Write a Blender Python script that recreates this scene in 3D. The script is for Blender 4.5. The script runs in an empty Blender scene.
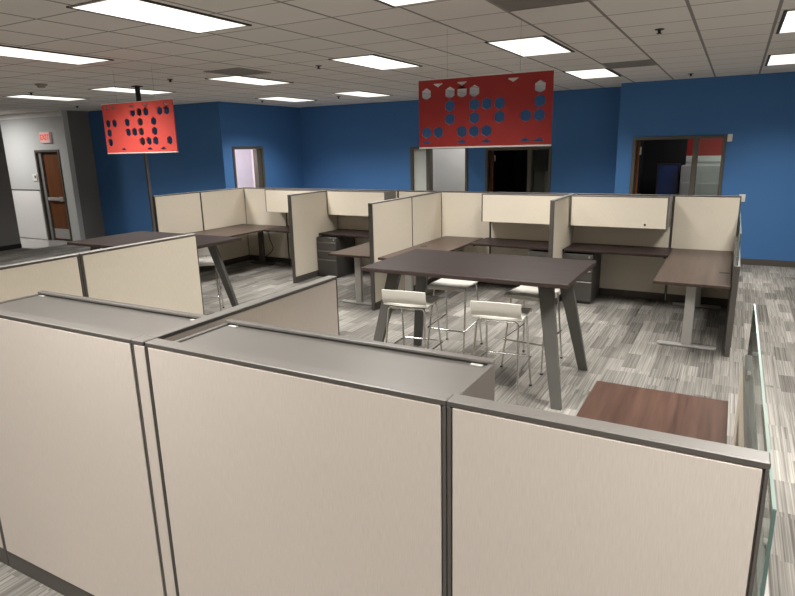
import bpy, bmesh, math, random
from mathutils import Matrix, Vector

random.seed(7)
scene = bpy.context.scene
COL = scene.collection
PI = math.pi

# ------------------------------------------------------------------ materials
class NT:
    """tiny helper for building node materials"""
    def __init__(self, name):
        self.m = bpy.data.materials.new(name)
        self.m.use_nodes = True
        self.t = self.m.node_tree
        self.b = self.t.nodes['Principled BSDF']
    def n(self, kind, **kw):
        nd = self.t.nodes.new(kind)
        for k, v in kw.items():
            setattr(nd, k, v)
        return nd
    def put(self, sock, v):
        if isinstance(v, bpy.types.NodeSocket):
            self.t.links.new(v, sock)
        else:
            sock.default_value = v
    def math(self, op, a, b=0.0, c=0.0):
        nd = self.n('ShaderNodeMath', operation=op)
        self.put(nd.inputs[0], a); self.put(nd.inputs[1], b); self.put(nd.inputs[2], c)
        return nd.outputs[0]
    def pos(self, obj=False):
        if obj:
            src = self.n('ShaderNodeTexCoord').outputs['Object']
        else:
            src = self.n('ShaderNodeNewGeometry').outputs['Position']
        s = self.n('ShaderNodeSeparateXYZ')
        self.put(s.inputs[0], src)
        return s.outputs
    def vec(self, x, y, z):
        c = self.n('ShaderNodeCombineXYZ')
        self.put(c.inputs[0], x); self.put(c.inputs[1], y); self.put(c.inputs[2], z)
        return c.outputs[0]
    def noise(self, v, scale=1.0, detail=2.0, rough=0.5):
        nd = self.n('ShaderNodeTexNoise')
        self.put(nd.inputs['Vector'], v)
        nd.inputs['Scale'].default_value = scale
        nd.inputs['Detail'].default_value = detail
        nd.inputs['Roughness'].default_value = rough
        return nd.outputs['Fac']
    def white(self, v):
        nd = self.n('ShaderNodeTexWhiteNoise')
        self.put(nd.inputs['Vector'], v)
        return nd.outputs['Value']
    def ramp(self, f, stops):
        nd = self.n('ShaderNodeValToRGB')
        self.put(nd.inputs[0], f)
        el = nd.color_ramp.elements
        while len(el) < len(stops):
            el.new(0.5)
        for e, (p, c) in zip(el, stops):
            e.position = p
            e.color = (c[0], c[1], c[2], 1)
        return nd.outputs[0]
    def mix(self, f, a, b):
        nd = self.n('ShaderNodeMix', data_type='RGBA')
        self.put(nd.inputs[0], f)
        for s, v in ((nd.inputs[6], a), (nd.inputs[7], b)):
            if isinstance(v, tuple):
                v = (v[0], v[1], v[2], 1)
            self.put(s, v)
        return nd.outputs[2]
    def bump(self, h, strength=0.2, dist=0.01):
        nd = self.n('ShaderNodeBump')
        nd.inputs['Strength'].default_value = strength
        nd.inputs['Distance'].default_value = dist
        self.put(nd.inputs['Height'], h)
        self.t.links.new(nd.outputs[0], self.b.inputs['Normal'])
    def done(self, color=None, rough=0.5, metal=0.0, spec=None):
        if color is not None:
            if isinstance(color, tuple):
                color = (color[0], color[1], color[2], 1)
            self.put(self.b.inputs['Base Color'], color)
        self.put(self.b.inputs['Roughness'], rough)
        self.b.inputs['Metallic'].default_value = metal
        if spec is not None:
            self.b.inputs['Specular IOR Level'].default_value = spec
        return self.m

def mat_plain(name, c, rough=0.5, metal=0.0, spec=None, var=0.06, scale=6.0):
    k = NT(name)
    p = k.pos()
    f = k.noise(k.vec(p[0], p[1], p[2]), scale, 3.0)
    a = tuple(x * (1 - var) for x in c); b = tuple(min(1, x * (1 + var)) for x in c)
    return k.done(k.mix(f, a, b), rough, metal, spec)

def mat_fabric(name, c):
    k = NT(name)
    p = k.pos()
    h = k.math('ADD', p[0], p[1])
    f1 = k.noise(k.vec(k.math('MULTIPLY', h, 420.0), k.math('MULTIPLY', p[2], 22.0), 0.0), 1.0, 2.0)
    f2 = k.noise(k.vec(p[0], p[1], p[2]), 1.7, 2.0)
    f = k.math('ADD', k.math('MULTIPLY', f1, 0.75), k.math('MULTIPLY', f2, 0.25))
    a = tuple(x * 0.92 for x in c); b = tuple(min(1, x * 1.07) for x in c)
    col = k.ramp(f, [(0.25, a), (0.75, b)])
    k.bump(f1, 0.06, 0.001)
    return k.done(col, 0.95, 0, 0.15)

def mat_carpet():
    k = NT('carpet_planks')
    p = k.pos()
    c1 = k.math('FLOOR', k.math('DIVIDE', p[0], 0.25))
    o1 = k.white(k.vec(c1, 3.3, 0.0))
    r1 = k.math('FLOOR', k.math('ADD', p[1], o1))
    id1 = k.white(k.vec(c1, r1, 1.0))
    c2 = k.math('FLOOR', k.math('DIVIDE', p[0], 0.125))
    o2 = k.white(k.vec(c2, 7.7, 2.0))
    r2 = k.math('FLOOR', k.math('ADD', k.math('DIVIDE', p[1], 0.42), k.math('MULTIPLY', o2, 3.0)))
    id2 = k.white(k.vec(c2, r2, 5.0))
    st = k.noise(k.vec(k.math('MULTIPLY', p[0], 105.0), k.math('MULTIPLY', p[1], 0.35), k.math('ADD', k.math('MULTIPLY', id1, 40.0), k.math('MULTIPLY', id2, 17.0))), 1.0, 1.5, 0.6)
    st2 = k.noise(k.vec(k.math('MULTIPLY', p[0], 40.0), k.math('MULTIPLY', p[1], 2.5), k.math('MULTIPLY', id2, 30.0)), 1.0, 1.0)
    tone = k.math('ADD', k.math('MULTIPLY', id1, 0.18), k.math('MULTIPLY', id2, 0.26))
    s = k.math('ADD', k.math('MULTIPLY', k.math('SUBTRACT', st, 0.5), 0.85), k.math('MULTIPLY', k.math('SUBTRACT', st2, 0.5), 0.25))
    f = k.math('ADD', k.math('ADD', tone, 0.23), s)
    col = k.ramp(f, [(0.1, (0.06, 0.056, 0.051)), (0.45, (0.178, 0.169, 0.154)), (0.9, (0.40, 0.382, 0.35))])
    k.bump(st, 0.3, 0.004)
    return k.done(col, 0.95, 0, 0.1)

def mat_ceiling():
    k = NT('ceiling_tiles')
    p = k.pos()
    g = 0.6096
    def line(axis, ref, w):
        u = k.math('DIVIDE', k.math('SUBTRACT', p[axis], ref), g)
        fr = k.math('ABSOLUTE', k.math('SUBTRACT', k.math('FRACT', u), 0.5))
        return k.math('GREATER_THAN', fr, 0.5 - w / g)
    lx = line(0, -1.042, 0.013)
    ly = line(1, 5.435, 0.008)
    tx = k.math('FLOOR', k.math('DIVIDE', k.math('SUBTRACT', p[0], -1.042), g))
    ty = k.math('FLOOR', k.math('DIVIDE', k.math('SUBTRACT', p[1], 5.435), g))
    idt = k.white(k.vec(tx, ty, 0.0))
    sp = k.noise(k.vec(p[0], p[1], p[2]), 90.0, 2.0)
    f = k.math('ADD', k.math('MULTIPLY', idt, 0.5), k.math('MULTIPLY', sp, 0.5))
    tile = k.mix(f, (0.74, 0.705, 0.665), (0.80, 0.765, 0.725))
    c1 = k.mix(ly, tile, (0.24, 0.22, 0.20))
    c2 = k.mix(lx, c1, (0.27, 0.255, 0.24))
    return k.done(c2, 0.9, 0, 0.15)

def mat_wood(name, dark, light, rough=0.35, axis=0, scale=1.0):
    k = NT(name)
    p = k.pos()
    s = [22.0 * scale, 22.0 * scale, 22.0 * scale]
    s[axis] = 1.2 * scale
    v = k.vec(k.math('MULTIPLY', p[0], s[0]), k.math('MULTIPLY', p[1], s[1]), k.math('MULTIPLY', p[2], s[2]))
    f = k.noise(v, 1.0, 4.0, 0.65)
    col = k.ramp(f, [(0.3, dark), (0.7, light)])
    return k.done(col, rough, 0, 0.22)

def mat_glass():
    k = NT('green_edged_glass')
    k.b.inputs['Transmission Weight'].default_value = 1.0
    k.b.inputs['IOR'].default_value = 1.45
    return k.done((0.80, 0.93, 0.88), 0.02)

def mat_diffuser():
    k = NT('light_lens')
    p = k.pos()
    fx = k.math('ABSOLUTE', k.math('SUBTRACT', k.math('FRACT', k.math('MULTIPLY', p[0], 5.0)), 0.5))
    fy = k.math('ABSOLUTE', k.math('SUBTRACT', k.math('FRACT', k.math('MULTIPLY', p[1], 5.0)), 0.5))
    e = k.math('MAXIMUM', fx, fy)
    nz = k.noise(k.vec(p[0], p[1], p[2]), 14.0, 2.0)
    f = k.math('ADD', k.math('MULTIPLY', e, 0.6), k.math('MULTIPLY', nz, 0.6))
    col = k.ramp(f, [(0.3, (1.0, 0.97, 0.89)), (0.75, (0.86, 0.82, 0.74))])
    k.put(k.b.inputs['Emission Color'], col)
    k.b.inputs['Emission Strength'].default_value = 1.15
    return k.done((0.8, 0.8, 0.78), 0.5)

def mat_emit(name, c, s):
    k = NT(name)
    k.b.inputs['Emission Color'].default_value = (c[0], c[1], c[2], 1)
    k.b.inputs['Emission Strength'].default_value = s
    return k.done(c, 0.6)

M = {}
M['carpet'] = mat_carpet()
M['ceiling'] = mat_ceiling()
M['fabric'] = mat_fabric('greige_panel_fabric', (0.625, 0.562, 0.505))
M['fabric_back'] = mat_fabric('cream_panel_fabric', (0.78, 0.715, 0.60))
M['trim'] = mat_plain('dark_grey_trim', (0.095, 0.086, 0.078), 0.45, 0.0, 0.4)
M['cap'] = mat_plain('grey_cap_metal', (0.195, 0.184, 0.170), 0.40, 0.0, 0.6)
M['binmetal'] = mat_plain('warm_grey_bin_steel', (0.175, 0.165, 0.153), 0.34, 0.0, 0.6)
M['black'] = mat_plain('black_gap', (0.012, 0.011, 0.010), 0.6)
M['base'] = mat_plain('dark_base', (0.085, 0.076, 0.068), 0.5)
M['espresso'] = mat_wood('espresso_laminate', (0.020, 0.0125, 0.0115), (0.037, 0.025, 0.0225), 0.45, 0)
M['walnut'] = mat_wood('walnut_laminate', (0.036, 0.019, 0.014), (0.078, 0.043, 0.031), 0.36, 1)
M['walnut_sheen'] = mat_wood('walnut_laminate_sheen', (0.050, 0.034, 0.027), (0.084, 0.059, 0.048), 0.36, 1)  # walnut copy with the greyer tone of reflected light in its colour
M['edge'] = mat_plain('dark_edge_band', (0.045, 0.029, 0.025), 0.4)
M['tableleg'] = mat_plain('charcoal_table_leg', (0.098, 0.096, 0.088), 0.5, 0.1)
M['silver'] = mat_plain('silver_desk_leg', (0.40, 0.39, 0.37), 0.4, 0.2)
M['steel'] = mat_plain('charcoal_steel', (0.088, 0.085, 0.08), 0.42, 0.3)
M['white_ply'] = mat_plain('white_stool_shell', (0.80, 0.78, 0.72), 0.35, 0, 0.5, 0.02)
M['chrome'] = mat_plain('brushed_chrome', (0.62, 0.61, 0.59), 0.22, 1.0, None, 0.03)
M['glass'] = mat_glass()
M['glass_edge'] = mat_plain('green_glass_edge', (0.10, 0.17, 0.15), 0.12, 0, 0.7)
M['glass_highlight'] = mat_plain('glass_edge_highlight', (0.26, 0.34, 0.31), 0.12, 0, 0.7)  # lighter copy of the glass edge, highlight painted into the top rim
M['blue'] = mat_plain('blue_paint', (0.065, 0.180, 0.415), 0.75, 0, 0.25, 0.03, 1.5)
M['greywall'] = mat_plain('light_grey_paint', (0.54, 0.545, 0.54), 0.8, 0, 0.2, 0.03, 1.5)
M['darkwall'] = mat_plain('charcoal_paint', (0.20, 0.193, 0.186), 0.8, 0, 0.2, 0.04, 1.5)
M['white'] = mat_plain('white_paint', (0.80, 0.79, 0.77), 0.7, 0, 0.3, 0.02)
M['frame'] = mat_plain('taupe_door_frame', (0.085, 0.077, 0.063), 0.5)
M['door'] = mat_wood('brown_door_wood', (0.11, 0.040, 0.017), (0.18, 0.072, 0.030), 0.4, 2, 0.7)
M['vinyl'] = mat_plain('pale_vinyl_floor', (0.42, 0.41, 0.39), 0.12, 0, 0.6)
M['red_shaded'] = mat_plain('red_felt_shaded', (0.34, 0.030, 0.028), 0.6, 0, 0.3, 0.05)  # middle sign: same red as the left one, shade put into the colour
M['red_lit'] = mat_plain('red_felt_lit', (0.80, 0.105, 0.085), 0.55, 0, 0.3, 0.05)  # left sign: same red, lightened to carry the light falling on it
M['redwall'] = mat_plain('red_paint', (0.40, 0.025, 0.02), 0.7)
M['navy'] = mat_plain('deep_blue_panel', (0.03, 0.07, 0.27), 0.4)
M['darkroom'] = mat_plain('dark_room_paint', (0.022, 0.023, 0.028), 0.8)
M['lens'] = mat_diffuser()
M['lightframe'] = mat_plain('dark_light_frame', (0.035, 0.032, 0.03), 0.6)
M['vent'] = mat_plain('grey_vent', (0.30, 0.28, 0.255), 0.6)
M['sprinkler'] = mat_plain('dark_sprinkler', (0.06, 0.055, 0.05), 0.4, 0.5)
M['offwhite'] = mat_plain('white_plastic', (0.75, 0.74, 0.70), 0.4, 0, 0.4, 0.02)
M['exitred'] = mat_emit('exit_red', (0.75, 0.06, 0.04), 0.6)
M['exitbox'] = mat_emit('exit_box', (0.75, 0.55, 0.5), 0.12)
M['frost'] = mat_plain('frosted_pane', (0.62, 0.66, 0.63), 0.4)
M['lilac'] = mat_plain('lilac_white_paint', (0.76, 0.70, 0.705), 0.8)
M['pole'] = mat_plain('grey_pole', (0.10, 0.10, 0.10), 0.5)
M['cable'] = mat_plain('black_cable', (0.015, 0.015, 0.015), 0.5)

# ------------------------------------------------------------------ geometry helpers
def box(bm, x0, x1, y0, y1, z0, z1, bev=0.0, seg=1):
    r = bmesh.ops.create_cube(bm, size=1.0)
    vs = r['verts']
    for v in vs:
        v.co = Vector(((x0 + x1) / 2 + v.co.x * (x1 - x0), (y0 + y1) / 2 + v.co.y * (y1 - y0), (z0 + z1) / 2 + v.co.z * (z1 - z0)))
    if bev > 0:
        es = set()
        for v in vs:
            es.update(v.link_edges)
        bmesh.ops.bevel(bm, geom=list(es), offset=bev, segments=seg, affect='EDGES', profile=0.5)
    return bm

def bx(*a, **k):
    return box(bmesh.new(), *a, **k)

def prism(bm, pts, z0, z1, bev=0.0):
    """vertical prism from plan points"""
    bot = [bm.verts.new((x, y, z0)) for x, y in pts]
    top = [bm.verts.new((x, y, z1)) for x, y in pts]
    n = len(pts)
    fs = [bm.faces.new(list(reversed(bot))), bm.faces.new(top)]
    for i in range(n):
        fs.append(bm.faces.new([bot[i], bot[(i + 1) % n], top[(i + 1) % n], top[i]]))
    bmesh.ops.recalc_face_normals(bm, faces=fs)
    if bev:
        es = set()
        for v in bot + top:
            es.update(v.link_edges)
        bmesh.ops.bevel(bm, geom=list(es), offset=bev, segments=1, affect='EDGES')
    return bm

def tube(bm, pts, r, seg=8, smooth_corner=0.0):
    """swept round tube along points"""
    P = [Vector(p) for p in pts]
    if smooth_corner > 0 and len(P) > 2:
        Q = [P[0]]
        for i in range(1, len(P) - 1):
            a, b, c = P[i - 1], P[i], P[i + 1]
            d1 = min(smooth_corner, (a - b).length * 0.45); d2 = min(smooth_corner, (c - b).length * 0.45)
            s = b + (a - b).normalized() * d1; e = b + (c - b).normalized() * d2
            for t in (0, 0.25, 0.5, 0.75, 1):
                Q.append(s * (1 - t) ** 2 + b * 2 * t * (1 - t) + e * t * t)
        Q.append(P[-1]); P = Q
    rings = []
    ref = None
    for i, p in enumerate(P):
        if i == 0: t = P[1] - P[0]
        elif i == len(P) - 1: t = P[-1] - P[-2]
        else: t = (P[i + 1] - P[i]).normalized() + (P[i] - P[i - 1]).normalized()
        t.normalize()
        if ref is None:
            ref = Vector((0, 0, 1)) if abs(t.z) < 0.9 else Vector((1, 0, 0))
        u = t.cross(ref).normalized(); w = u.cross(t).normalized(); ref = w
        rings.append([bm.verts.new(p + u * (r * math.cos(2 * PI * k / seg)) + w * (r * math.sin(2 * PI * k / seg))) for k in range(seg)])
    fs = []
    for a, b in zip(rings, rings[1:]):
        for k in range(seg):
            f = bm.faces.new([a[k], a[(k + 1) % seg], b[(k + 1) % seg], b[k]]); f.smooth = True; fs.append(f)
    fs.append(bm.faces.new(list(reversed(rings[0])))); fs.append(bm.faces.new(rings[-1]))
    bmesh.ops.recalc_face_normals(bm, faces=fs)
    return bm

def obj(name, bm, m, parent=None):
    if m == 'cap_shade':
        m = ['cap', 'trim']  # one finish; side faces take the darker colour as painted-in shade
        for f in bm.faces:
            f.normal_update(); f.material_index = 0 if abs(f.normal.z) > 0.5 else 1
    if m == 'door2':
        m = ['fabric_back', 'trim']
        for f in bm.faces:
            f.normal_update(); f.material_index = 0 if f.normal.y < -0.9 else 1
    me = bpy.data.meshes.new(name)
    sm = any(f.smooth for f in bm.faces)
    bm.to_mesh(me); bm.free()
    if sm:
        me.set_sharp_from_angle(angle=math.radians(42))
    ms = m if isinstance(m, list) else [m]
    for x in ms:
        me.materials.append(M[x])
    o = bpy.data.objects.new(name, me)
    COL.objects.link(o)
    if parent is not None:
        o.parent = parent
    return o

def tag(o, label, cat, group=None):
    o['label'] = label; o['category'] = cat
    if group: o['group'] = group
    return o

def thing(name, label, cat, loc=(0, 0, 0), rz=0.0, group=None):
    o = bpy.data.objects.new(name, None)
    o.empty_display_size = 0.1
    COL.objects.link(o)
    o.location = loc; o.rotation_euler = (0, 0, rz)
    return tag(o, label, cat, group)

def struct(name, bm, m, parent=None):
    o = obj(name, bm, m, parent)
    o['kind'] = 'structure'
    return o

def kids(o):
    return [c for c in bpy.data.objects if c.parent == o]

def dup(root, loc, rz, label, group=None):
    r = root.copy(); COL.objects.link(r)
    r.location = loc; r.rotation_euler = (0, 0, rz)
    r['label'] = label
    if group: r['group'] = group
    for ch in kids(root):
        c = ch.copy(); COL.objects.link(c); c.parent = r
        for g in kids(ch):
            d = g.copy(); COL.objects.link(d); d.parent = c
    return r

# ------------------------------------------------------------------ camera (standing viewer, 2 m up)
FPX = 603.2
yaw, pitch, roll = 0.506788543, 0.242931266, -0.02277804
cy, sy, cp, sp, cr, sr = math.cos(yaw), math.sin(yaw), math.cos(pitch), math.sin(pitch), math.cos(roll), math.sin(roll)
fwd = Vector((-sy * cp, cy * cp, -sp)); rgt = Vector((cy, sy, 0)); up = rgt.cross(fwd)
r2 = rgt * cr + up * sr; u2 = up * cr - rgt * sr
cam_d = bpy.data.cameras.new('camera'); cam = bpy.data.objects.new('camera', cam_d); COL.objects.link(cam)
cam_d.sensor_fit = 'HORIZONTAL'; cam_d.sensor_width = 36.0; cam_d.lens = FPX / 795 * 36.0
cam_d.clip_start = 0.05; cam_d.clip_end = 100
mw = Matrix.Identity(4)
for i in range(3):
    mw[i][0] = r2[i]; mw[i][1] = u2[i]; mw[i][2] = -fwd[i]
mw[2][3] = 2.0
cam.matrix_world = mw
scene.camera = cam

H = 3.0
# ------------------------------------------------------------------ room shell
struct('floor', bx(-17, 5, -5, 16, -0.1, 0), 'carpet')
struct('floor_vinyl', bx(-17, -13.55, 7.75, 8.79, 0.0, 0.006), 'vinyl')
struct('ceiling', bx(-17, 5, -5, 12.2, H, H + 0.1), 'ceiling')

def wall_x(name, y, x0, x1, m, holes=(), t=0.12, h=H):
    """wall whose visible face is at y, running along x; holes = (x0,x1,top)"""
    bm = bmesh.new(); x = x0
    for a, b, top in sorted(holes):
        box(bm, x, a, y, y + t, 0, h); box(bm, a, b, y, y + t, top, h); x = b
    box(bm, x, x1, y, y + t, 0, h)
    return struct(name, bm, m)

def wall_y(name, x, y0, y1, m, holes=(), t=-0.12, h=H):
    bm = bmesh.new(); y = y0
    xa, xb = min(x, x + t), max(x, x + t)
    for a, b, top in sorted(holes):
        box(bm, xa, xb, y, a, 0, h); box(bm, xa, xb, a, b, top, h); y = b
    box(bm, xa, xb, y, y1, 0, h)
    return struct(name, bm, m)

YB, YR, YL, YH, XA = 12.1, 11.42, 9.45, 8.80, -9.27
XR = -13.4
wall_x('wall_back', YB, XA, -1.86, 'blue', [(-6.31, -4.95, 2.03), (-4.56, -3.19, 1.97)])
wall_x('wall_back_right', YR, -1.86, 5.0, 'blue', [(-1.61, -0.175, 2.10)])
struct('wall_return', bx(-1.86, -1.74, YR + 0.12, YB + 0.12, 0, H), 'blue')
wall_y('wall_alcove', XA, YL + 0.12, YB, 'blue', [(9.72, 10.68, 2.115)])
wall_x('wall_left', YL, XR, XA, 'blue')
wall_y('wall_left_return', XR, YH + 0.12, YL, 'darkwall', t=-0.12)
wall_x('wall_hall', YH, -17, XR, 'greywall', [(-14.66, -13.72, 2.15)])
wall_y('wall_far_left', -14.05, -5, 7.78, 'darkwall', t=-0.2)
wall_y('wall_side_bounce', 5.0, -5, 12.2, 'white', t=0.12)  # unseen wall, made white to bounce light in from the right
struct('wall_rear_bounce', bx(-17, 5, -5.12, -5, 0, H), 'white')  # unseen wall behind the camera, added for light bounce
struct('baseboard_right', bx(-1.86, 5.0, YR - 0.014, YR, 0.0, 0.10), 'frame')
struct('baseboard_left', bx(XR, XA, YL - 0.014, YL, 0.0, 0.10), 'trim')
struct('baseboard_far_left', bx(-14.05, -14.036, -5, 7.78, 0.0, 0.10), 'black')
struct('baseboard_back', bx(XA, -6.36, YB - 0.014, YB, 0.0, 0.10), 'trim')
struct('trim_1', bx(-17, XR, YH - 0.03, YH, 2.88, H), 'white')
struct('trim_2', bx(-17, -14.70, YH - 0.012, YH, 0.02, 1.20), 'white')
struct('trim_3', bx(-17, -14.70, YH - 0.018, YH, 1.20, 1.225), 'frame')

def frame_x(name, x0, x1, top, y, w=0.055, mull=(), d=0.14):
    bm = bmesh.new()
    y0, y1 = y - 0.02, y + d
    box(bm, x0, x0 + w, y0, y1, 0, top, 0.004); box(bm, x1 - w, x1, y0, y1, 0, top, 0.004)
    box(bm, x0 + w, x1 - w, y0, y1, top - w, top, 0.004)
    for a, b in mull:
        box(bm, a, b, y0, y1, 0, top - w, 0.004)
    return struct(name, bm, 'frame')

def frame_y(name, y0, y1, top, x, w=0.055, d=0.14):
    bm = bmesh.new()
    xa, xb = x - d, x + 0.02
    box(bm, xa, xb, y0, y0 + w, 0, top, 0.004); box(bm, xa, xb, y1 - w, y1, 0, top, 0.004)
    box(bm, xa, xb, y0 + w, y1 - w, top - w, top, 0.004)
    return struct(name, bm, 'frame')

# doorways
door1 = frame_x('door_1', -6.31, -4.95, 2.03, YB, 0.06, [(-5.92, -5.83)])
struct('window_1', bx(-6.25, -5.92, YB + 0.05, YB + 0.06, 0.05, 1.97), 'frost')
door2 = frame_x('door_2', -4.56, -3.19, 1.97, YB, 0.055, [(-3.67, -3.585)])
pane2 = struct('window_2', bx(-3.585, -3.245, YB + 0.05, YB + 0.058, 0.05, 1.915), 'glass')
door3 = frame_x('door_3', -1.61, -0.175, 2.10, YR, 0.055, [(-0.66, -0.58)])
struct('window_3', bx(-0.58, -0.23, YR + 0.05, YR + 0.058, 0.05, 2.045), 'glass')
door4 = frame_y('door_4', 9.72, 10.68, 2.115, XA, 0.06)
# hall exit door, closed wooden leaf deep in a dark frame
door5 = frame_x('door_5', -14.66, -13.72, 2.15, YH, 0.05, (), 0.13)
lf = struct('door_leaf', bx(-14.50, -13.78, YH + 0.075, YH + 0.115, 0.02, 2.09, 0.003), 'door', door5)
struct('jamb_shadow', bx(-14.61, -14.50, YH + 0.03, YH + 0.12, 0.0, 2.10), 'darkwall', door5)  # dark strip standing in for the shadow inside the left frame
struct('push_bar', box(bx(-14.46, -13.82, YH + 0.012, YH + 0.05, 0.97, 1.045, 0.006), -13.98, -13.84, YH + 0.0, YH + 0.055, 0.955, 1.06, 0.004), 'silver', lf)
struct('kick_plate', bx(-14.47, -13.81, YH + 0.068, YH + 0.076, 0.05, 0.29), 'silver', lf)
# open leaf edge in the dark doorways
lf2 = struct('door_leaf', prism(bmesh.new(), [(-4.505, YB + 0.15), (-4.44, YB + 0.15), (-4.77, YB + 0.98), (-4.83, YB + 0.96)], 0.02, 1.90), 'door', door2)
struct('hinge', bx(-4.42, -4.40, YB + 0.145, YB + 0.16, 1.70, 1.82), 'silver', lf2)
lf3 = struct('door_leaf', prism(bmesh.new(), [(-1.553, YR + 0.145), (-1.505, YR + 0.145), (-1.63, YR + 1.0), (-1.68, YR + 1.0)], 0.02, 2.03), 'door', door3)
struct('hinge', bx(-1.505, -1.48, YR + 0.14, YR + 0.165, 1.80, 1.93), 'silver', lf3)
struct('door_stop', bx(XA - 0.135, XA - 0.02, 10.50, 10.62, 0, 2.05), 'frame', door4)

# rooms seen through the doorways
def room(name, x0, x1, y0, y1, m, h=2.7):
    bm = bmesh.new(); t = 0.05
    box(bm, x0 - t, x0, y0, y1, 0, h); box(bm, x1, x1 + t, y0, y1, 0, h)
    box(bm, x0 - t, x1 + t, y1, y1 + t, 0, h); box(bm, x0 - t, x1 + t, y0, y1 + t, h, h + t)
    return struct(name, bm, m)
room('wall_office_pale', -6.6, -5.02, YB + 0.13, YB + 1.6, 'white')
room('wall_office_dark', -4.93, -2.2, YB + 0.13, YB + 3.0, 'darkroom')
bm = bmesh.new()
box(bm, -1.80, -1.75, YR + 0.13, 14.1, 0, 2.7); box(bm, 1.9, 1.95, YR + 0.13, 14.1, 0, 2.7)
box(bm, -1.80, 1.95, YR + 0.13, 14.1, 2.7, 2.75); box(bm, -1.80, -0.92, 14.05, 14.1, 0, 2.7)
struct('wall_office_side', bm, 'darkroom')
struct('wall_office_rear', bx(-0.92, 1.9, 14.05, 14.1, 0, 1.60), 'white')
struct('wall_office_red', bx(-0.92, 1.9, 14.05, 14.1, 1.72, 2.7), 'redwall')
struct('trim_4', bx(-0.92, 1.9, 14.03, 14.1, 1.60, 1.72), 'white')
bm = bmesh.new()
box(bm, XA - 1.5, XA - 1.45, 9.62, 11.9, 0, 2.7); box(bm, XA - 1.5, XA - 0.13, 9.58, 9.62, 0, 2.7)
box(bm, XA - 1.5, XA - 0.13, 11.9, 11.95, 0, 2.7); box(bm, XA - 1.5, XA - 0.13, 9.62, 11.9, 2.7, 2.75)
struct('wall_office_lilac', bm, 'lilac')
bm = bmesh.new(); box(bm, -1.40, -1.02, 13.70, 13.75, 0.12, 1.56, 0.006)
t = thing('room_divider', 'blue upright panel standing in the room beyond the right doorway', 'divider')
obj('panel', bm, 'navy', t); obj('panel_frame', box(box(bx(-1.42, -1.40, 13.69, 13.76, 0, 1.58), -1.02, -1.0, 13.69, 13.76, 0, 1.58), -1.40, -1.02, 13.69, 13.76, 1.56, 1.58), 'steel', t)
bm = bmesh.new(); box(bm, -0.97, 0.6, 13.6, 13.95, 0.0, 1.54, 0.01)
t = thing('storage_cabinet', 'pale grey cabinet against the far wall beyond the right doorway', 'cabinet')
obj('cabinet_body', bm, 'greywall', t)
obj('cabinet_door', box(bx(-0.95, -0.10, 13.58, 13.60, 0.08, 1.20, 0.004), -0.08, 0.58, 13.58, 13.60, 0.08, 1.20, 0.004), 'greywall', t)
bm = bmesh.new(); box(bm, -3.72, -2.95, 13.6, 14.0, 0.0, 1.45, 0.01); box(bm, -3.45, -2.95, 13.6, 14.0, 1.46, 1.85, 0.01)
t = thing('storage_cabinet', 'dim grey cabinet inside the dark middle doorway behind its glass', 'cabinet')
obj('cabinet_body', bm, 'steel', t)

# ------------------------------------------------------------------ cubicle panels
TH = 0.0265
def panel(label, x, y, L, axis, h=1.361, fab='fabric_back', ends=(0.016, 0.016), glass=None, group=None, name='cubicle_panel'):
    """panel from (x,y), length L along +x (axis 'x') or +y (axis 'y'); (x,y) on its centre line"""
    r = thing(name, label, 'partition', (x, y, 0), 0 if axis == 'x' else PI / 2, group)
    obj('base_trim', bx(0.002, L - 0.002, -0.022, 0.022, 0.0, 0.097, 0.002), 'base', r)
    bm = bmesh.new()
    box(bm, 0.001, L - 0.001, -0.019, 0.019, 0.097, h - 0.02)
    e0, e1 = ends
    for a, b in ((0.0015, e0 - 0.005), (L - e1 + 0.005, L - 0.0015)):
        if b > a + 0.002:
            box(bm, a, b, -0.0255, 0.0255, 0.097, h - 0.018, 0.001)
    obj('frame', bm, 'trim', r)
    for s in (-1, 1):
        ya, yb = (0.0192, 0.0262) if s > 0 else (-0.0262, -0.0192)
        obj('fabric_face', bx(e0, L - e1, ya, yb, 0.100, h - 0.019, 0.0015), fab if isinstance(fab, str) else fab[s > 0], r)
    obj('top_cap', bx(0.0005, L - 0.0005, -TH, TH, h - 0.018, h, 0.003), 'cap_shade', r)
    if glass:
        g0, g1, gz, gx = glass
        g = obj('glass_screen', bx(g0, g1, gx - 0.004, gx + 0.004, h + 0.004, gz), 'glass', r)
        for xa in (g0 - 0.004, g1):
            obj('glass_rim', bx(xa, xa + 0.004, gx - 0.0045, gx + 0.0045, h + 0.004, gz), 'glass_edge', g)
        obj('glass_top_edge', bx(g0 - 0.004, g1 + 0.004, gx - 0.0042, gx + 0.0042, gz, gz + 0.003), 'glass_highlight', g)
        for q in (0.18, 0.82):
            xx = g0 + (g1 - g0) * q
            obj('glass_clip', bx(xx - 0.03, xx + 0.03, gx - 0.012, gx + 0.012, h - 0.004, h + 0.03, 0.002), 'silver', r)
    return r

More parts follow.
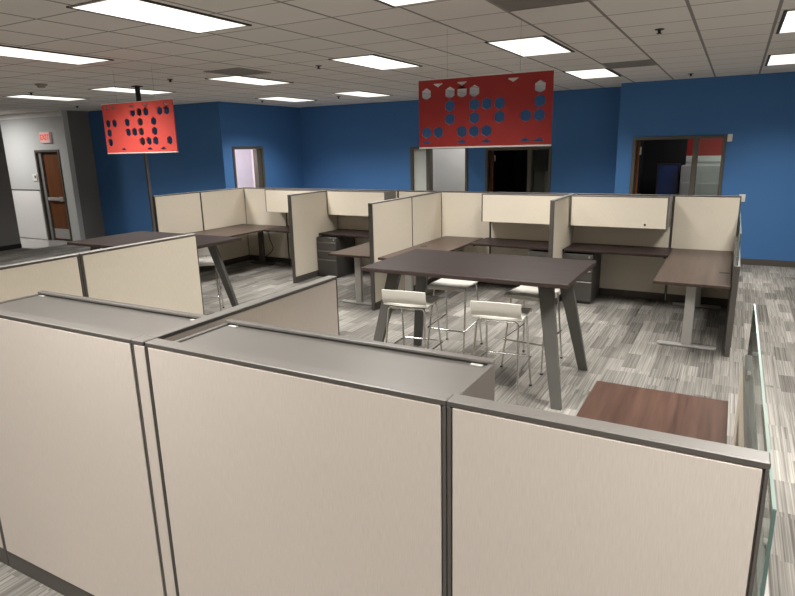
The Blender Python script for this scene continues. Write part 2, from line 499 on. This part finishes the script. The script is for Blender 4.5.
YF = 1.335 + TH          # centre of the front row
FR = 'fabric'
panel('greige panel at the far left of the front row, mostly cut off', -3.84, YF, 0.824, 'x', fab=FR)
panel('wide greige panel in the front row left of the narrow fabric strip', -3.014, YF, 1.179, 'x', fab=FR, ends=(0.016, 0.008))
t = thing('corner_post', 'narrow fabric covered post between the two big greige front panels', 'post', (-1.8335, YF, 0))
obj('base_trim', bx(0.001, 0.072, -0.022, 0.022, 0.0, 0.097, 0.002), 'base', t)
obj('post_core', box(box(bx(0.001, 0.072, -0.022, 0.022, 0.097, 1.343), 0.001, 0.010, -0.0255, 0.02, 0.097, 1.343), 0.067, 0.072, -0.0255, 0.02, 0.097, 1.343), 'trim', t)
obj('fabric_face', bx(0.0125, 0.0665, -0.0268, -0.0225, 0.100, 1.342, 0.001), 'fabric', t)
obj('top_cap', bx(0.0005, 0.0635, -TH, TH, 1.343, 1.361, 0.003), 'cap_shade', t)
panel('widest greige panel in the centre of the front row, before the grey bin top', -1.7605, YF, 1.157, 'x', fab=FR, ends=(0.012, 0.017))
panel('greige panel at the right end of the front row, nearest the glass screen', -0.603, YF, 0.725, 'x', fab=FR, ends=(0.017, 0.014))
XS = -1.7975
panel('greige panel running back from the front row between the two grey bin tops', XS, 1.39, 1.157, 'y', fab=FR, ends=(0.012, 0.012))
XLW = -3.845
panel('long cream panel with free end at left, in front of the left bar table', XLW, 2.485, 1.03, 'y', ends=(0.02, 0.012))
panel('cream panel at the left picture edge, nearest of the left pair', XLW, 1.39, 1.093, 'y', ends=(0.012, 0.02))
panel('low panel with tall clear glass screen, beside the near brown desk at right', 0.160, 1.40, 2.29, 'y', h=0.85, glass=(0.15, 2.285, 1.14, 0.0))

XW = -8.0
# the back row bends back very slightly towards the left
KN = [(-8.0, 8.60), (-5.85, 8.515), (-3.87, 8.42), (-1.88, 8.345), (0.097, 8.326)]
def yk(x):
    for (xa, ya), (xb, yb) in zip(KN, KN[1:]):
        if xa <= x <= xb:
            return ya + (yb - ya) * (x - xa) / (xb - xa)
    return KN[-1][1]
def back(label, x0, x1):
    ya, yb = yk(x0), yk(x1)
    r = panel(label, x0, ya, math.hypot(x1 - x0, yb - ya) - 0.002, 'x', ends=(0.014, 0.014))
    r.rotation_euler[2] = math.atan2(yb - ya, x1 - x0)
    return r
back('cream back panel in the far left corner of the leftmost cubicle', -7.97, -6.974)
back('cream back panel behind the left cubicle overhead bin', -6.974, -5.85)
back('cream back panel behind the second cubicle bin and its drawers', -5.85, -4.625)
back('cream back panel right of the second cubicle bin, short', -4.625, -3.87)
back('cream back panel beside the corner desk of the third cubicle', -3.87, -3.063)
back('cream back panel behind the third cubicle bin', -3.063, -1.88)
back('cream back panel behind the right cubicle bin and its drawers', -1.88, -0.640)
back('cream back panel at the right end above the return desk', -0.640, 0.095)
panel('cream side panel at the far left, nearest the thin grey pole', XW, 6.56, 0.955, 'y')
panel('cream side panel left of the far left cubicle corner', XW, 7.517, 1.11, 'y')
YB1, YB2, YB3, YB4 = yk(-5.85) - TH, yk(-3.87) - TH, yk(-1.88) - TH, yk(0.09) - TH
XD1, XD2, XD3, XD4 = -5.85, -3.882, -1.882, 0.097
panel('cream divider panel between the leftmost and second cubicles', XD1, 7.24, 1.24, 'y', ends=(0.028, 0.012))
panel('cream divider panel behind the right bar table, front half with free end', XD2, 6.345, 1.073, 'y', ends=(0.028, 0.012))
panel('cream divider panel behind the right bar table, rear half', XD2, 7.42, 0.97, 'y')
panel('cream divider panel between the third and the right cubicles', XD3, 7.25, 1.065, 'y', ends=(0.028, 0.012))
panel('low panel with small glass screen at the right cubicle end', XD4, 6.27, 2.02, 'y', h=0.88, fab=('fabric_back', 'trim'), ends=(0.028, 0.012), glass=(0.02, 1.99, 1.175, 0.0))

t = thing('power_pole', 'thin grey pole to the ceiling at the far left cubicle, behind the left red sign', 'pole', (XW - 0.02, 6.525, 0))
obj('pole', bx(-0.02, 0.02, -0.022, 0.022, 0.0, 2.60, 0.003), 'pole', t)
obj('upper_sleeve', bx(-0.027, 0.027, -0.027, 0.027, 2.55, 2.985, 0.003), 'black', t)
obj('ceiling_flange', bx(-0.06, 0.06, -0.06, 0.06, 2.985, 3.0, 0.003), 'black', t)

# ------------------------------------------------------------------ overhead bins
SLOPE = lambda x: (yk(x + 0.05) - yk(x)) / 0.05
def bin_(label, x0, L, yback, facing, zt=1.352, zb=0.972, dep=0.29, lock=True):
    """facing -1: door towards -y (camera), +1: door away"""
    r = thing('overhead_bin', label, 'storage bin', (x0 if facing < 0 else x0 + L, yback, 0), 0 if facing < 0 else PI)
    if facing < 0:
        r.location[1] = yk(x0) - TH - 0.002; r.rotation_euler[2] = math.atan(SLOPE(x0))
    bm = bmesh.new()
    t = 0.016
    box(bm, 0, t, -dep - 0.02, -0.001, zb, zt, 0.002); box(bm, L - t, L, -dep - 0.02, -0.001, zb, zt, 0.002)
    box(bm, t, L - t, -dep, -0.001, zb, zb + t); box(bm, t, L - t, -dep, -0.001, zt - 0.022, zt - 0.008)
    box(bm, t, L - t, -0.012, -0.001, zb + t, zt - 0.022)
    obj('bin_body', bm, 'binmetal', r)
    d = obj('bin_door', bx(t + 0.002, L - t - 0.002, -dep - 0.022, -dep - 0.001, zb - 0.002, zt - 0.002, 0.003), 'door2', r)
    obj('door_rail', bx(0.0, L, -dep - 0.024, -dep + 0.004, zt - 0.001, zt + 0.010, 0.002), 'binmetal', r)
    if lock:
        lx = L - 0.26 if facing < 0 else L * 0.5
        obj('lock', bx(lx - 0.012, lx + 0.012, -dep - 0.028, -dep - 0.022, zb + 0.032, zb + 0.056, 0.003), 'sprinkler', d)
    for xx in (0.05, L - 0.05):
        obj('hinge_bracket', bx(xx - 0.02, xx + 0.02, -dep + 0.005, -dep + 0.019, zt - 0.0075, zt - 0.004, 0.001), 'offwhite', r)
    return r

bin_('cream fronted overhead bin in the leftmost cubicle', -7.16, 1.25, YB1, -1)
bin_('cream fronted overhead bin above the drawers of the second cubicle', -5.805, 1.14, YB2, -1, lock=False)
bin_('cream fronted overhead bin in the third cubicle, behind the right bar table', -3.075, 1.16, YB3, -1, lock=False)
bin_('cream fronted overhead bin with small lock, in the right cubicle', -1.842, 1.185, YB4, -1)
YFB = 1.335 + 2 * TH
bin_('grey steel overhead bin behind the front row, seen from above at left', -2.985, 1.145, YFB + 0.002, 1, zt=1.340, dep=0.305)
bin_('grey steel overhead bin behind the front row, right of the spine panel', -1.728, 1.123, YFB + 0.002, 1, zt=1.340, dep=0.305)

# ------------------------------------------------------------------ desks
def grommet(x, y, z, parent):
    g = obj('grommet', bx(x - 0.045, x + 0.045, y - 0.018, y + 0.018, z, z + 0.004, 0.0015), 'cable', parent)
    return g

def worktop(label, x0, x1, y0, y1, z=0.70, gx=None, m='espresso'):
    L, W = x1 - x0, y1 - y0
    r = thing('worktop', label, 'desk', (x0, yk(x0) - TH - 0.0005 - W, 0), math.atan(SLOPE(x0)))
    obj('desk_surface', bx(0, L, 0, W, z - 0.03, z, 0.003), m, r)
    for xx in (0.02, L - 0.05):
        bm = bmesh.new()
        box(bm, xx, xx + 0.025, 0.05, W, z - 0.05, z - 0.03); box(bm, xx, xx + 0.025, W - 0.03, W, z - 0.05, z - 0.03)
        obj('bracket', bm, 'cable', r)
    if gx is not None: grommet(gx, W - 0.10, z, r)
    return r

def t_leg(parent, x, y, z, w=0.54, m='silver'):
    lg = obj('leg', box(bx(x - 0.045, x + 0.045, y - 0.03, y + 0.03, 0.03, z - 0.055, 0.004), x - 0.11, x + 0.11, y - 0.035, y + 0.035, z - 0.058, z - 0.032, 0.006), m, parent)
    obj('foot', bx(x - w / 2, x + w / 2, y - 0.032, y + 0.032, 0.0, 0.03, 0.008), m, lg)
    return lg

def return_desk(label, x0, x1, y0, y1, z=0.70, m='walnut_sheen', gr=None, pts=None, rear=True, front=True, lx=None):
    r = thing('return_desk', label, 'desk', (x0, y0, 0))
    L, W = x1 - x0, y1 - y0
    if pts:
        obj('desk_surface', prism(bmesh.new(), pts, z - 0.028, z, 0.002), m, r)
    else:
        obj('desk_surface', bx(0, L, 0, W, z - 0.028, z, 0.003), m, r)
    lx = L / 2 if lx is None else lx
    fw = min(0.54, L - 0.06)
    if front: t_leg(r, lx, 0.24, z, fw)
    if rear: t_leg(r, lx, W - 0.12, z, fw, 'tableleg' if not front else 'silver')
    obj('under_frame', bx(lx - 0.02, lx + 0.02, 0.10, W - 0.08, z - 0.05, z - 0.028), 'tableleg', r)
    if gr: grommet(gr[0] - x0, gr[1] - y0, z, r)
    return r

return_desk('dark brown return desk on silver T legs at the right cubicle end', -0.60, 0.062, 6.19, 8.29, gr=(0.0, 6.85))
worktop('long dark worktop under the right cubicle bin', -1.85, -0.607, 7.71, YB4, gx=0.60)
return_desk('dark return desk of the third cubicle, behind the right bar table', -3.765, -3.15, 6.30, 8.31, gr=(-3.62, 7.30))
worktop('dark worktop under the third cubicle bin', -3.14, -1.938, 7.73, YB3, gx=0.85)
return_desk('dark return desk on a silver T leg, left of the divider behind the bar table', -4.53, -3.915, 6.33, 8.385)
worktop('dark worktop over drawers in the second cubicle', -5.815, -4.56, 7.80, YB2, gx=0.95)
cd = return_desk('dark corner desk along the side panels of the leftmost cubicle', -7.965, -7.00, 6.57, 8.47, front=False, lx=0.52)
obj('power_cord', tube(bmesh.new(), [(0.615, 1.885, 0.672), (0.625, 1.885, 0.45), (0.715, 1.885, 0.28), (0.615, 1.885, 0.18), (0.465, 1.885, 0.09)], 0.007, 6, 0.06), 'cable', cd)
worktop('dark worktop under the leftmost cubicle bin', -6.995, -5.912, 7.88, YB1)
return_desk('brown desk surface at lower right, behind the front panel and beside the glass', -0.575, 0.082, 1.40, 3.34, m='walnut')

def pedestal(label, x0, y0, w=0.38, d=0.55, h=0.648):
    r = thing('drawer_pedestal', label, 'drawers', (x0, y0, 0))
    obj('cabinet_body', box(bx(0, w, 0.02, d, 0.03, h, 0.003), 0.01, w - 0.01, 0.03, d - 0.01, 0.0, 0.03), 'steel', r)
    zs = [(0.035, 0.295), (0.30, 0.435), (0.44, 0.575)]
    for a, b in zs:
        dr = obj('drawer', bx(0.004, w - 0.004, 0.0, 0.02, a, b, 0.003), 'steel', r)
        obj('pull', bx(0.012, w - 0.012, -0.006, 0.002, b - 0.018, b - 0.004, 0.002), 'cap', dr)
    hd = obj('header_rail', bx(0.004, w - 0.004, 0.003, 0.02, 0.58, h - 0.004, 0.002), 'steel', r)
    obj('lock', bx(w - 0.06, w - 0.035, -0.002, 0.004, 0.60, 0.625, 0.004), 'silver', hd)
    return r
pedestal('charcoal steel drawer pedestal under the right cubicle worktop', -1.845, 7.73)
pedestal('charcoal steel drawer pedestal in the second cubicle', -5.81, 7.82)
pedestal('charcoal steel drawer pedestal of the third cubicle, half hidden by the bar table', -2.31, 7.75)

# ------------------------------------------------------------------ bar tables
def bar_table(label, cx, cy):
    r = thing('bar_table', label, 'table', (cx, cy, 0))
    W, D, z = 0.895, 0.53, 1.0
    obj('tabletop', bx(-W, W, -D, D, z - 0.035, z, 0.004), 'espresso', r)
    obj('edge_band', box(box(box(bx(-W - 0.001, W + 0.001, -D - 0.001, -D + 0.002, z - 0.031, z - 0.005), -W - 0.001, W + 0.001, D - 0.002, D + 0.001, z - 0.031, z - 0.005), -W - 0.001, -W + 0.002, -D, D, z - 0.031, z - 0.005), W - 0.002, W + 0.001, -D, D, z - 0.031, z - 0.005), 'edge', r)
    obj('apron', box(box(bx(-0.70, 0.70, -0.31, -0.27, z - 0.075, z - 0.035), -0.70, 0.70, 0.21, 0.25, z - 0.075, z - 0.035), -0.03, 0.03, -0.27, 0.21, z - 0.075, z - 0.035), 'tableleg', r)
    for sx in (-1, 1):
        for s2 in (-1, 1):
            bm = bmesh.new()
            tops = (0.672 * sx, 0.275 * s2 - 0.03); bots = (0.848 * sx, 0.475 * s2 - 0.035)
            tv, bv = [], []
            for dx, dy in ((-1, -1), (1, -1), (1, 1), (-1, 1)):
                tv.append(bm.verts.new((tops[0] + dx * 0.062, tops[1] + dy * 0.024, z - 0.036)))
                bv.append(bm.verts.new((bots[0] + dx * 0.040, bots[1] + dy * 0.020, 0.0)))
            fs = [bm.faces.new(tv), bm.faces.new(list(reversed(bv)))]
            for i in range(4):
                fs.append(bm.faces.new([bv[i], bv[(i + 1) % 4], tv[(i + 1) % 4], tv[i]]))
            bmesh.ops.recalc_face_normals(bm, faces=fs)
            bmesh.ops.bevel(bm, geom=list(bm.edges), offset=0.003, segments=1, affect='EDGES')
            obj('leg', bm, 'tableleg', r)
    return r
bar_table('high dark brown bar table in the middle with four white stools', -1.895, 4.91)
bar_table('high dark brown bar table at left, behind the long cream low panel', -6.05, 4.91)

# ------------------------------------------------------------------ stools
def make_stool(label, loc, rz):
    r = thing('bar_stool', label, 'stool', loc, rz, 'white low backed bar stools')
    zs = 0.70
    def shell(profile, w, th, sag=0.012):
        bm = bmesh.new(); nx = 8; rows_t, rows_b = [], []
        for i, (y, z) in enumerate(profile):
            a = profile[max(0, i - 1)]; b = profile[min(len(profile) - 1, i + 1)]
            ty, tz = b[0] - a[0], b[1] - a[1]; l = math.hypot(ty, tz); ny, nz = -tz / l, ty / l
            if nz < 0 and abs(nz) > abs(ny): ny, nz = -ny, -nz
            rt, rb = [], []
            for k in range(nx + 1):
                x = -w / 2 + w * k / nx
                dip = sag * ((2 * k / nx - 1) ** 2 - 1)
                rt.append(bm.verts.new((x, y + ny * dip, z + nz * dip)))
                rb.append(bm.verts.new((x, y - ny * th + ny * dip, z - nz * th + nz * dip)))
            rows_t.append(rt); rows_b.append(rb)
        fs = []
        n = len(profile)
        for i in range(n - 1):
            for k in range(nx):
                fs.append(bm.faces.new([rows_t[i][k], rows_t[i][k + 1], rows_t[i + 1][k + 1], rows_t[i + 1][k]]))
                fs.append(bm.faces.new([rows_b[i + 1][k], rows_b[i + 1][k + 1], rows_b[i][k + 1], rows_b[i][k]]))
            for k in (0, nx):
                fs.append(bm.faces.new([rows_t[i][k], rows_t[i + 1][k], rows_b[i + 1][k], rows_b[i][k]]))
        for i in (0, n - 1):
            for k in range(nx):
                fs.append(bm.faces.new([rows_t[i][k], rows_b[i][k], rows_b[i][k + 1], rows_t[i][k + 1]]))
        bmesh.ops.recalc_face_normals(bm, faces=fs)
        for f in bm.faces: f.smooth = True
        return bm
    # +y is the front of the seat
    seat = [(0.225, 0.662), (0.218, 0.685), (0.195, 0.698), (0.14, 0.703), (0.0, 0.700), (-0.10, 0.698), (-0.165, 0.703), (-0.195, 0.715)]
    back_p = [(-0.195, 0.715), (-0.213, 0.735), (-0.222, 0.765), (-0.228, 0.80), (-0.232, 0.835)]
    s = obj('seat', shell(seat, 0.39, 0.012, 0.006), 'white_ply', r)
    b = obj('backrest', shell(back_p, 0.395, 0.012, 0.006), 'white_ply', r)
    R = 0.0085
    for sx in (-1, 1):
        for sy2, y0, y1 in ((-1, -0.16, -0.255), (1, 0.13, 0.255)):
            obj('leg', tube(bmesh.new(), [(sx * 0.10, y0, 0.672), (sx * 0.165, y0, 0.672), (sx * 0.195, y1, 0.004)], R, 8, 0.04), 'chrome', r)
    bm = bmesh.new()
    tube(bm, [(-0.10, -0.16, 0.672), (0.10, -0.16, 0.672)], R); tube(bm, [(-0.10, 0.13, 0.672), (0.10, 0.13, 0.672)], R)
    tube(bm, [(-0.07, -0.16, 0.676), (-0.07, 0.13, 0.676)], R); tube(bm, [(0.07, -0.16, 0.676), (0.07, 0.13, 0.676)], R)
    obj('seat_frame', bm, 'chrome', r)
    zf = 0.27
    fx = 0.165 + 0.03 * (0.672 - zf) / 0.672
    obj('footrest', tube(bmesh.new(), [(-fx - 0.01, -0.16 - 0.095 * 0.6, zf + 0.02), (-fx - 0.012, 0.245, zf), (fx + 0.012, 0.245, zf), (fx + 0.01, -0.16 - 0.095 * 0.6, zf + 0.02)], 0.0075, 8, 0.03), 'chrome', r)
    for sx in (-1, 1):
        for y1 in (-0.255, 0.255):
            obj('glide', bx(sx * 0.195 - 0.012, sx * 0.195 + 0.012, y1 - 0.012, y1 + 0.012, 0.0, 0.012, 0.003), 'cable', r)
    return r
G = 'white low backed bar stools'
s0 = make_stool('white bar stool at the near side of the middle table, left one, back to camera', (-2.375, 4.56, 0), math.radians(6))
dup(s0, (-1.535, 4.50, 0), math.radians(5), 'white bar stool at the near side of the middle table, right one, back to camera', G)
dup(s0, (-2.34, 5.40, 0), math.radians(181), 'white bar stool at the far side of the middle table, left one', G)
dup(s0, (-1.52, 5.34, 0), math.radians(174), 'white bar stool at the far side of the middle table, beside the right table legs', G)
dup(s0, (-5.75, 5.33, 0), math.radians(222), 'lone white bar stool under the left bar table', G)

# ------------------------------------------------------------------ hanging red signs with hexagon cutouts
def sign(label, x0, x1, y, z0, z1, holes, tops, bots, red, wires=True):
    r = thing('hanging_panel', label, 'sign', ((x0 + x1) / 2, y, z0))
    W, Hh = x1 - x0, z1 - z0
    cu = bpy.data.curves.new('panel_curve', 'CURVE'); cu.dimensions = '2D'; cu.fill_mode = 'BOTH'; cu.extrude = 0.006
    def spline(pts):
        s = cu.splines.new('POLY'); s.points.add(len(pts) - 1)
        for p, q in zip(s.points, pts): p.co = (q[0], q[1], 0, 1)
        s.use_cyclic_u = True
    spline([(-W / 2, 0), (W / 2, 0), (W / 2, Hh), (-W / 2, Hh)])
    a = 0.0525
    def hexpts(c, t, clip=None):
        cx_ = -W / 2 + (0.062 + 0.0945 * c) * W; cz = Hh * (1 - t)
        return cx_, cz
    for row, cols in enumerate(holes):
        for c in cols:
            hx, hz = hexpts(c, 0.20 + 0.193 * row)
            spline([(hx + a * math.sin(k * PI / 3), hz + a * math.cos(k * PI / 3)) for k in range(6)])
    w = a * math.sin(PI / 3)
    for c in tops:
        hx, hz = hexpts(c, 0.055)
        spline([(hx - w, hz), (hx + w, hz), (hx + w, hz - 0.008), (hx, hz - 0.034), (hx - w, hz - 0.008)])
    for c in bots:
        hx, hz = hexpts(c, 0.95)
        spline([(hx - w, hz), (hx + w, hz), (hx + w, hz + 0.006), (hx, hz + 0.032), (hx - w, hz + 0.006)])
    tmp = bpy.data.objects.new('tmp', cu); COL.objects.link(tmp)
    me = bpy.data.meshes.new_from_object(tmp)
    bpy.data.objects.remove(tmp); bpy.data.curves.remove(cu)
    me.transform(Matrix.Rotation(PI / 2, 4, 'X'))
    me.materials.clear(); me.materials.append(M[red])
    o = bpy.data.objects.new('red_sheet', me); COL.objects.link(o); o.parent = r
    obj('bottom_rail', bx(-W / 2, W / 2, -0.012, 0.012, -0.014, 0.0, 0.002), 'offwhite', r)
    obj('top_rail', bx(-W / 2, W / 2, -0.010, 0.010, Hh, Hh + 0.008, 0.002), 'offwhite', r)
    for xx in (-0.27 * W, 0.27 * W):
        obj('suspension_wire', tube(bmesh.new(), [(xx, 0, Hh), (xx, 0, H - z0)], 0.0016, 5), 'silver', r)
    return r
sign('red hanging panel, coloured as shaded, with hexagon cutouts above the middle bar table', -2.588, -1.366, 5.15, 2.005, 2.585,
     [[0, 2, 3, 4, 9], [2, 4, 5, 6, 9], [2, 4, 6, 8, 9], [0, 1, 3, 4, 5]], [1, 3, 7], [0, 3, 5, 8, 9], 'red_shaded')
sign('red hanging panel, coloured as lit, with hexagon cutouts at left, in front of the grey pole', -7.015, -5.762, 5.15, 2.025, 2.608,
     [[4, 5, 6, 8, 9], [0, 1, 3, 5, 7], [0, 3, 4, 5, 7], [0, 5, 6, 7, 9]], [0, 1, 4, 6, 9], [2, 6, 8], 'red_lit')

# ------------------------------------------------------------------ ceiling fittings
LIGHT_COL = (1.0, 0.965, 0.915)
def ceiling_light(label, x, y, power=43.0, group=None, spread=124):
    """x,y = left/near corner of the 2 x 4 ft cell"""
    r = thing('ceiling_light', label, 'light', (x + 0.305, y + 0.61, H), 0, group)
    bm = bmesh.new()
    box(bm, -0.300, -0.272, -0.60, 0.60, -0.010, -0.0005); box(bm, 0.272, 0.300, -0.60, 0.60, -0.010, -0.0005)
    obj('light_frame', bm, 'lightframe', r)
    for ya, yb in ((-0.60, -0.574), (0.574, 0.60)):
        obj('end_trim', bx(-0.272, 0.272, ya, yb, -0.008, -0.0005), 'vent', r)
    obj('diffuser', bx(-0.272, 0.272, -0.574, 0.574, -0.008, -0.0005), 'lens', r)
    ld = bpy.data.lights.new('lamp', 'AREA'); ld.shape = 'RECTANGLE'; ld.size = 0.52; ld.size_y = 1.12
    ld.energy = power; ld.color = LIGHT_COL; ld.spread = math.radians(spread)
    lo = bpy.data.objects.new('lamp', ld); COL.objects.link(lo); lo.parent = r; lo.location = (0, 0, -0.012)
    return r

LIGHTS = [
    (-2.295, 6.0, 'ceiling light directly behind the middle red hanging panel, right of centre'),
    (-2.27, 8.98, 'ceiling light at the top right of the middle red panel, near the blue wall'),
    (-2.295, 2.95, 'ceiling light cut by the top picture edge, left of the big dark vent'),
    (-4.155, 2.86, 'large ceiling light at the top left, biggest in view'),
    (-4.17, 6.0, 'ceiling light in the upper middle, left of the middle red panel'),
    (-6.57, 6.465, 'ceiling light beside the grey ceiling vent, right of the left-hand red panel'),
    (-6.53, 9.475, 'ceiling light in the middle distance over the back wall corner'),
    (-6.61, 3.42, 'long ceiling light at the left picture edge'),
    (-8.93, 6.33, 'ceiling light right behind the black pole top above the left-hand red panel'),
    (-8.25, 9.38, 'far thin ceiling light above the blue alcove corner'),
    (-10.98, 6.18, 'far ceiling light at left, left of the left-hand red panel'),
    (0.207, 6.055, 'ceiling light at the right picture edge, upper one'),
    (0.207, 8.99, 'ceiling light at the right picture edge, lower one nearer the blue wall'),
]
for x, y, l in LIGHTS:
    ceiling_light(l, x, y)
for x, y in ((0.187, 2.997), (-2.262, -0.05), (0.187, -0.05), (-4.70, -0.05), (2.62, 2.997), (2.62, 6.045), (2.62, -0.05), (-2.262, -3.1), (0.187, -3.1), (-7.1, -0.05), (-9.2, 2.9)):
    ceiling_light('recessed ceiling light outside the picture, above the viewer', x, y, 85.0 if (x, y) == (0.187, 2.997) else 43.0, group='ceiling lights outside the picture')

def vent(label, x, y, w=0.60, d=0.60):
    r = thing('ceiling_vent', label, 'vent', (x, y, H))
    bm = bmesh.new()
    box(bm, 0, w, 0, 0.02, -0.008, -0.0005); box(bm, 0, w, d - 0.02, d, -0.008, -0.0005)
    box(bm, 0, 0.02, 0.02, d - 0.02, -0.008, -0.0005); box(bm, w - 0.02, w, 0.02, d - 0.02, -0.008, -0.0005)
    obj('vent_frame', bm, 'vent', r)
    bm = bmesh.new(); n = 20
    for i in range(n):
        yy = 0.025 + (d - 0.05) * i / n
        box(bm, 0.02, w - 0.02, yy, yy + 0.016, -0.007, -0.002)
    obj('grille', bm, 'vent', r)
    obj('backing', bx(0.02, w - 0.02, 0.02, d - 0.02, -0.0018, -0.0004), 'lightframe', r)
vent('dark square return vent at the top picture edge, right of centre', -1.648, 4.20)
vent('grey square ceiling vent left of centre, beside a light', -6.02, 5.92)
vent('small grey ceiling vent near the blue wall corner at right', -1.650, 8.50)

def sprinkler(label, x, y):
    r = thing('sprinkler_head', label, 'sprinkler', (x, y, H))
    bm = bmesh.new()
    bmesh.ops.create_cone(bm, cap_ends=True, segments=16, radius1=0.04, radius2=0.04, depth=0.006, matrix=Matrix.Translation((0, 0, -0.0045)))
    obj('escutcheon', bm, 'sprinkler', r)
    bm = bmesh.new()
    bmesh.ops.create_cone(bm, cap_ends=True, segments=10, radius1=0.012, radius2=0.016, depth=0.03, matrix=Matrix.Translation((0, 0, -0.022)))
    obj('nozzle', bm, 'sprinkler', r)
    bm = bmesh.new()
    bmesh.ops.create_cone(bm, cap_ends=True, segments=16, radius1=0.024, radius2=0.024, depth=0.004, matrix=Matrix.Translation((0, 0, -0.038)))
    obj('deflector', bm, 'sprinkler', r)
for x, y, l in [(-0.731, 6.331, 'sprinkler head at upper right, in the middle of the right ceiling tiles'),
                (-0.733, 10.6, 'tiny sprinkler head close to the right blue wall'),
                (-4.57, 6.387, 'sprinkler head left of the upper middle ceiling light'),
                (-6.863, 10.2, 'tiny sprinkler head below the far middle ceiling light'),
                (-6.968, 6.226, 'sprinkler head just right of the left-hand red panel'),
                (-8.518, 9.9, 'tiny far sprinkler head above the blue alcove'),
                (-10.02, 6.109, 'sprinkler head above the far left ceiling light'),
                (-12.1, 8.3, 'tiny sprinkler head near the grey hall wall')]:
    sprinkler(l, x, y)
r = thing('smoke_detector', 'round smoke detector on the ceiling at upper left', 'detector', (-8.765, 5.507, H))
bm = bmesh.new()
bmesh.ops.create_cone(bm, cap_ends=True, segments=20, radius1=0.075, radius2=0.085, depth=0.02, matrix=Matrix.Translation((0, 0, -0.0105)))
obj('base_ring', bm, 'vent', r)
bm = bmesh.new()
bmesh.ops.create_cone(bm, cap_ends=True, segments=20, radius1=0.045, radius2=0.06, depth=0.03, matrix=Matrix.Translation((0, 0, -0.036)))
obj('sensor_dome', bm, 'vent', r)

# ------------------------------------------------------------------ wall fittings
r = thing('exit_sign', 'small lit exit sign with red letters above the hall door', 'sign', (-14.11, YH - 0.001, 2.30))
obj('sign_box', bx(-0.19, 0.19, -0.05, 0.0, 0.0, 0.25, 0.008), 'exitbox', r)
fc = bpy.data.curves.new('exit_text', 'FONT'); fc.body = 'EXIT'; fc.size = 0.17; fc.align_x = 'CENTER'; fc.align_y = 'CENTER'; fc.extrude = 0.002; fc.offset = 0.006
tmp = bpy.data.objects.new('tmp', fc); COL.objects.link(tmp)
me = bpy.data.meshes.new_from_object(tmp); bpy.data.objects.remove(tmp); bpy.data.curves.remove(fc)
me.transform(Matrix.Rotation(PI / 2, 4, 'X')); me.materials.clear(); me.materials.append(M['exitred'])
o = bpy.data.objects.new('lettering', me); COL.objects.link(o); o.parent = r; o.location = (0, -0.0525, 0.125)

r = thing('thermostat', 'small white thermostat on the grey wall left of the hall door', 'control', (-14.80, YH, 1.43))
obj('plate', bx(-0.08, 0.08, -0.02, 0.0, 0, 0.16, 0.004), 'offwhite', r)
obj('screen', bx(0.0, 0.06, -0.024, -0.02, 0.07, 0.13, 0.002), 'steel', r)
r = thing('wall_sensor', 'small white box high on the blue wall right of the right doorway', 'sensor', (-0.132, YR, 1.99))
obj('housing', bx(-0.036, 0.036, -0.03, -0.001, 0, 0.12, 0.006), 'offwhite', r)
obj('sensor_face', bx(-0.02, 0.02, -0.034, -0.03, 0.02, 0.06, 0.003), 'offwhite', r)
r = thing('light_switch', 'white wall switch on the blue wall just past the cubicle end', 'switch', (0.135, YR, 1.03))
obj('plate', bx(-0.045, 0.045, -0.012, -0.001, 0, 0.12, 0.003), 'offwhite', r)
obj('rocker', bx(-0.018, 0.018, -0.017, -0.012, 0.03, 0.09, 0.002), 'offwhite', r)

# lamps inside the neighbouring rooms
def lamp(name, loc, e, size=0.6, color=LIGHT_COL):
    ld = bpy.data.lights.new(name, 'AREA'); ld.size = size; ld.energy = e; ld.color = color
    o = bpy.data.objects.new(name, ld); COL.objects.link(o); o.location = loc
lamp('pale_office_lamp', (-5.5, YB + 0.9, 2.68), 10)
lamp('lilac_office_lamp', (XA - 0.75, 10.2, 2.68), 55, 0.8, (1.0, 0.92, 0.92))
lamp('red_office_lamp', (0.3, 13.0, 2.68), 16)
lamp('hall_lamp', (-15.4, 7.4, 2.98), 70, 0.6, (1.0, 0.97, 0.93))

# ------------------------------------------------------------------ world and view
w = bpy.data.worlds.new('world'); scene.world = w; w.use_nodes = True
w.node_tree.nodes['Background'].inputs[0].default_value = (0.9, 0.92, 1.0, 1)
w.node_tree.nodes['Background'].inputs[1].default_value = 0.02
scene.view_settings.view_transform = 'Standard'
scene.view_settings.look = 'None'
scene.view_settings.exposure = 0.10
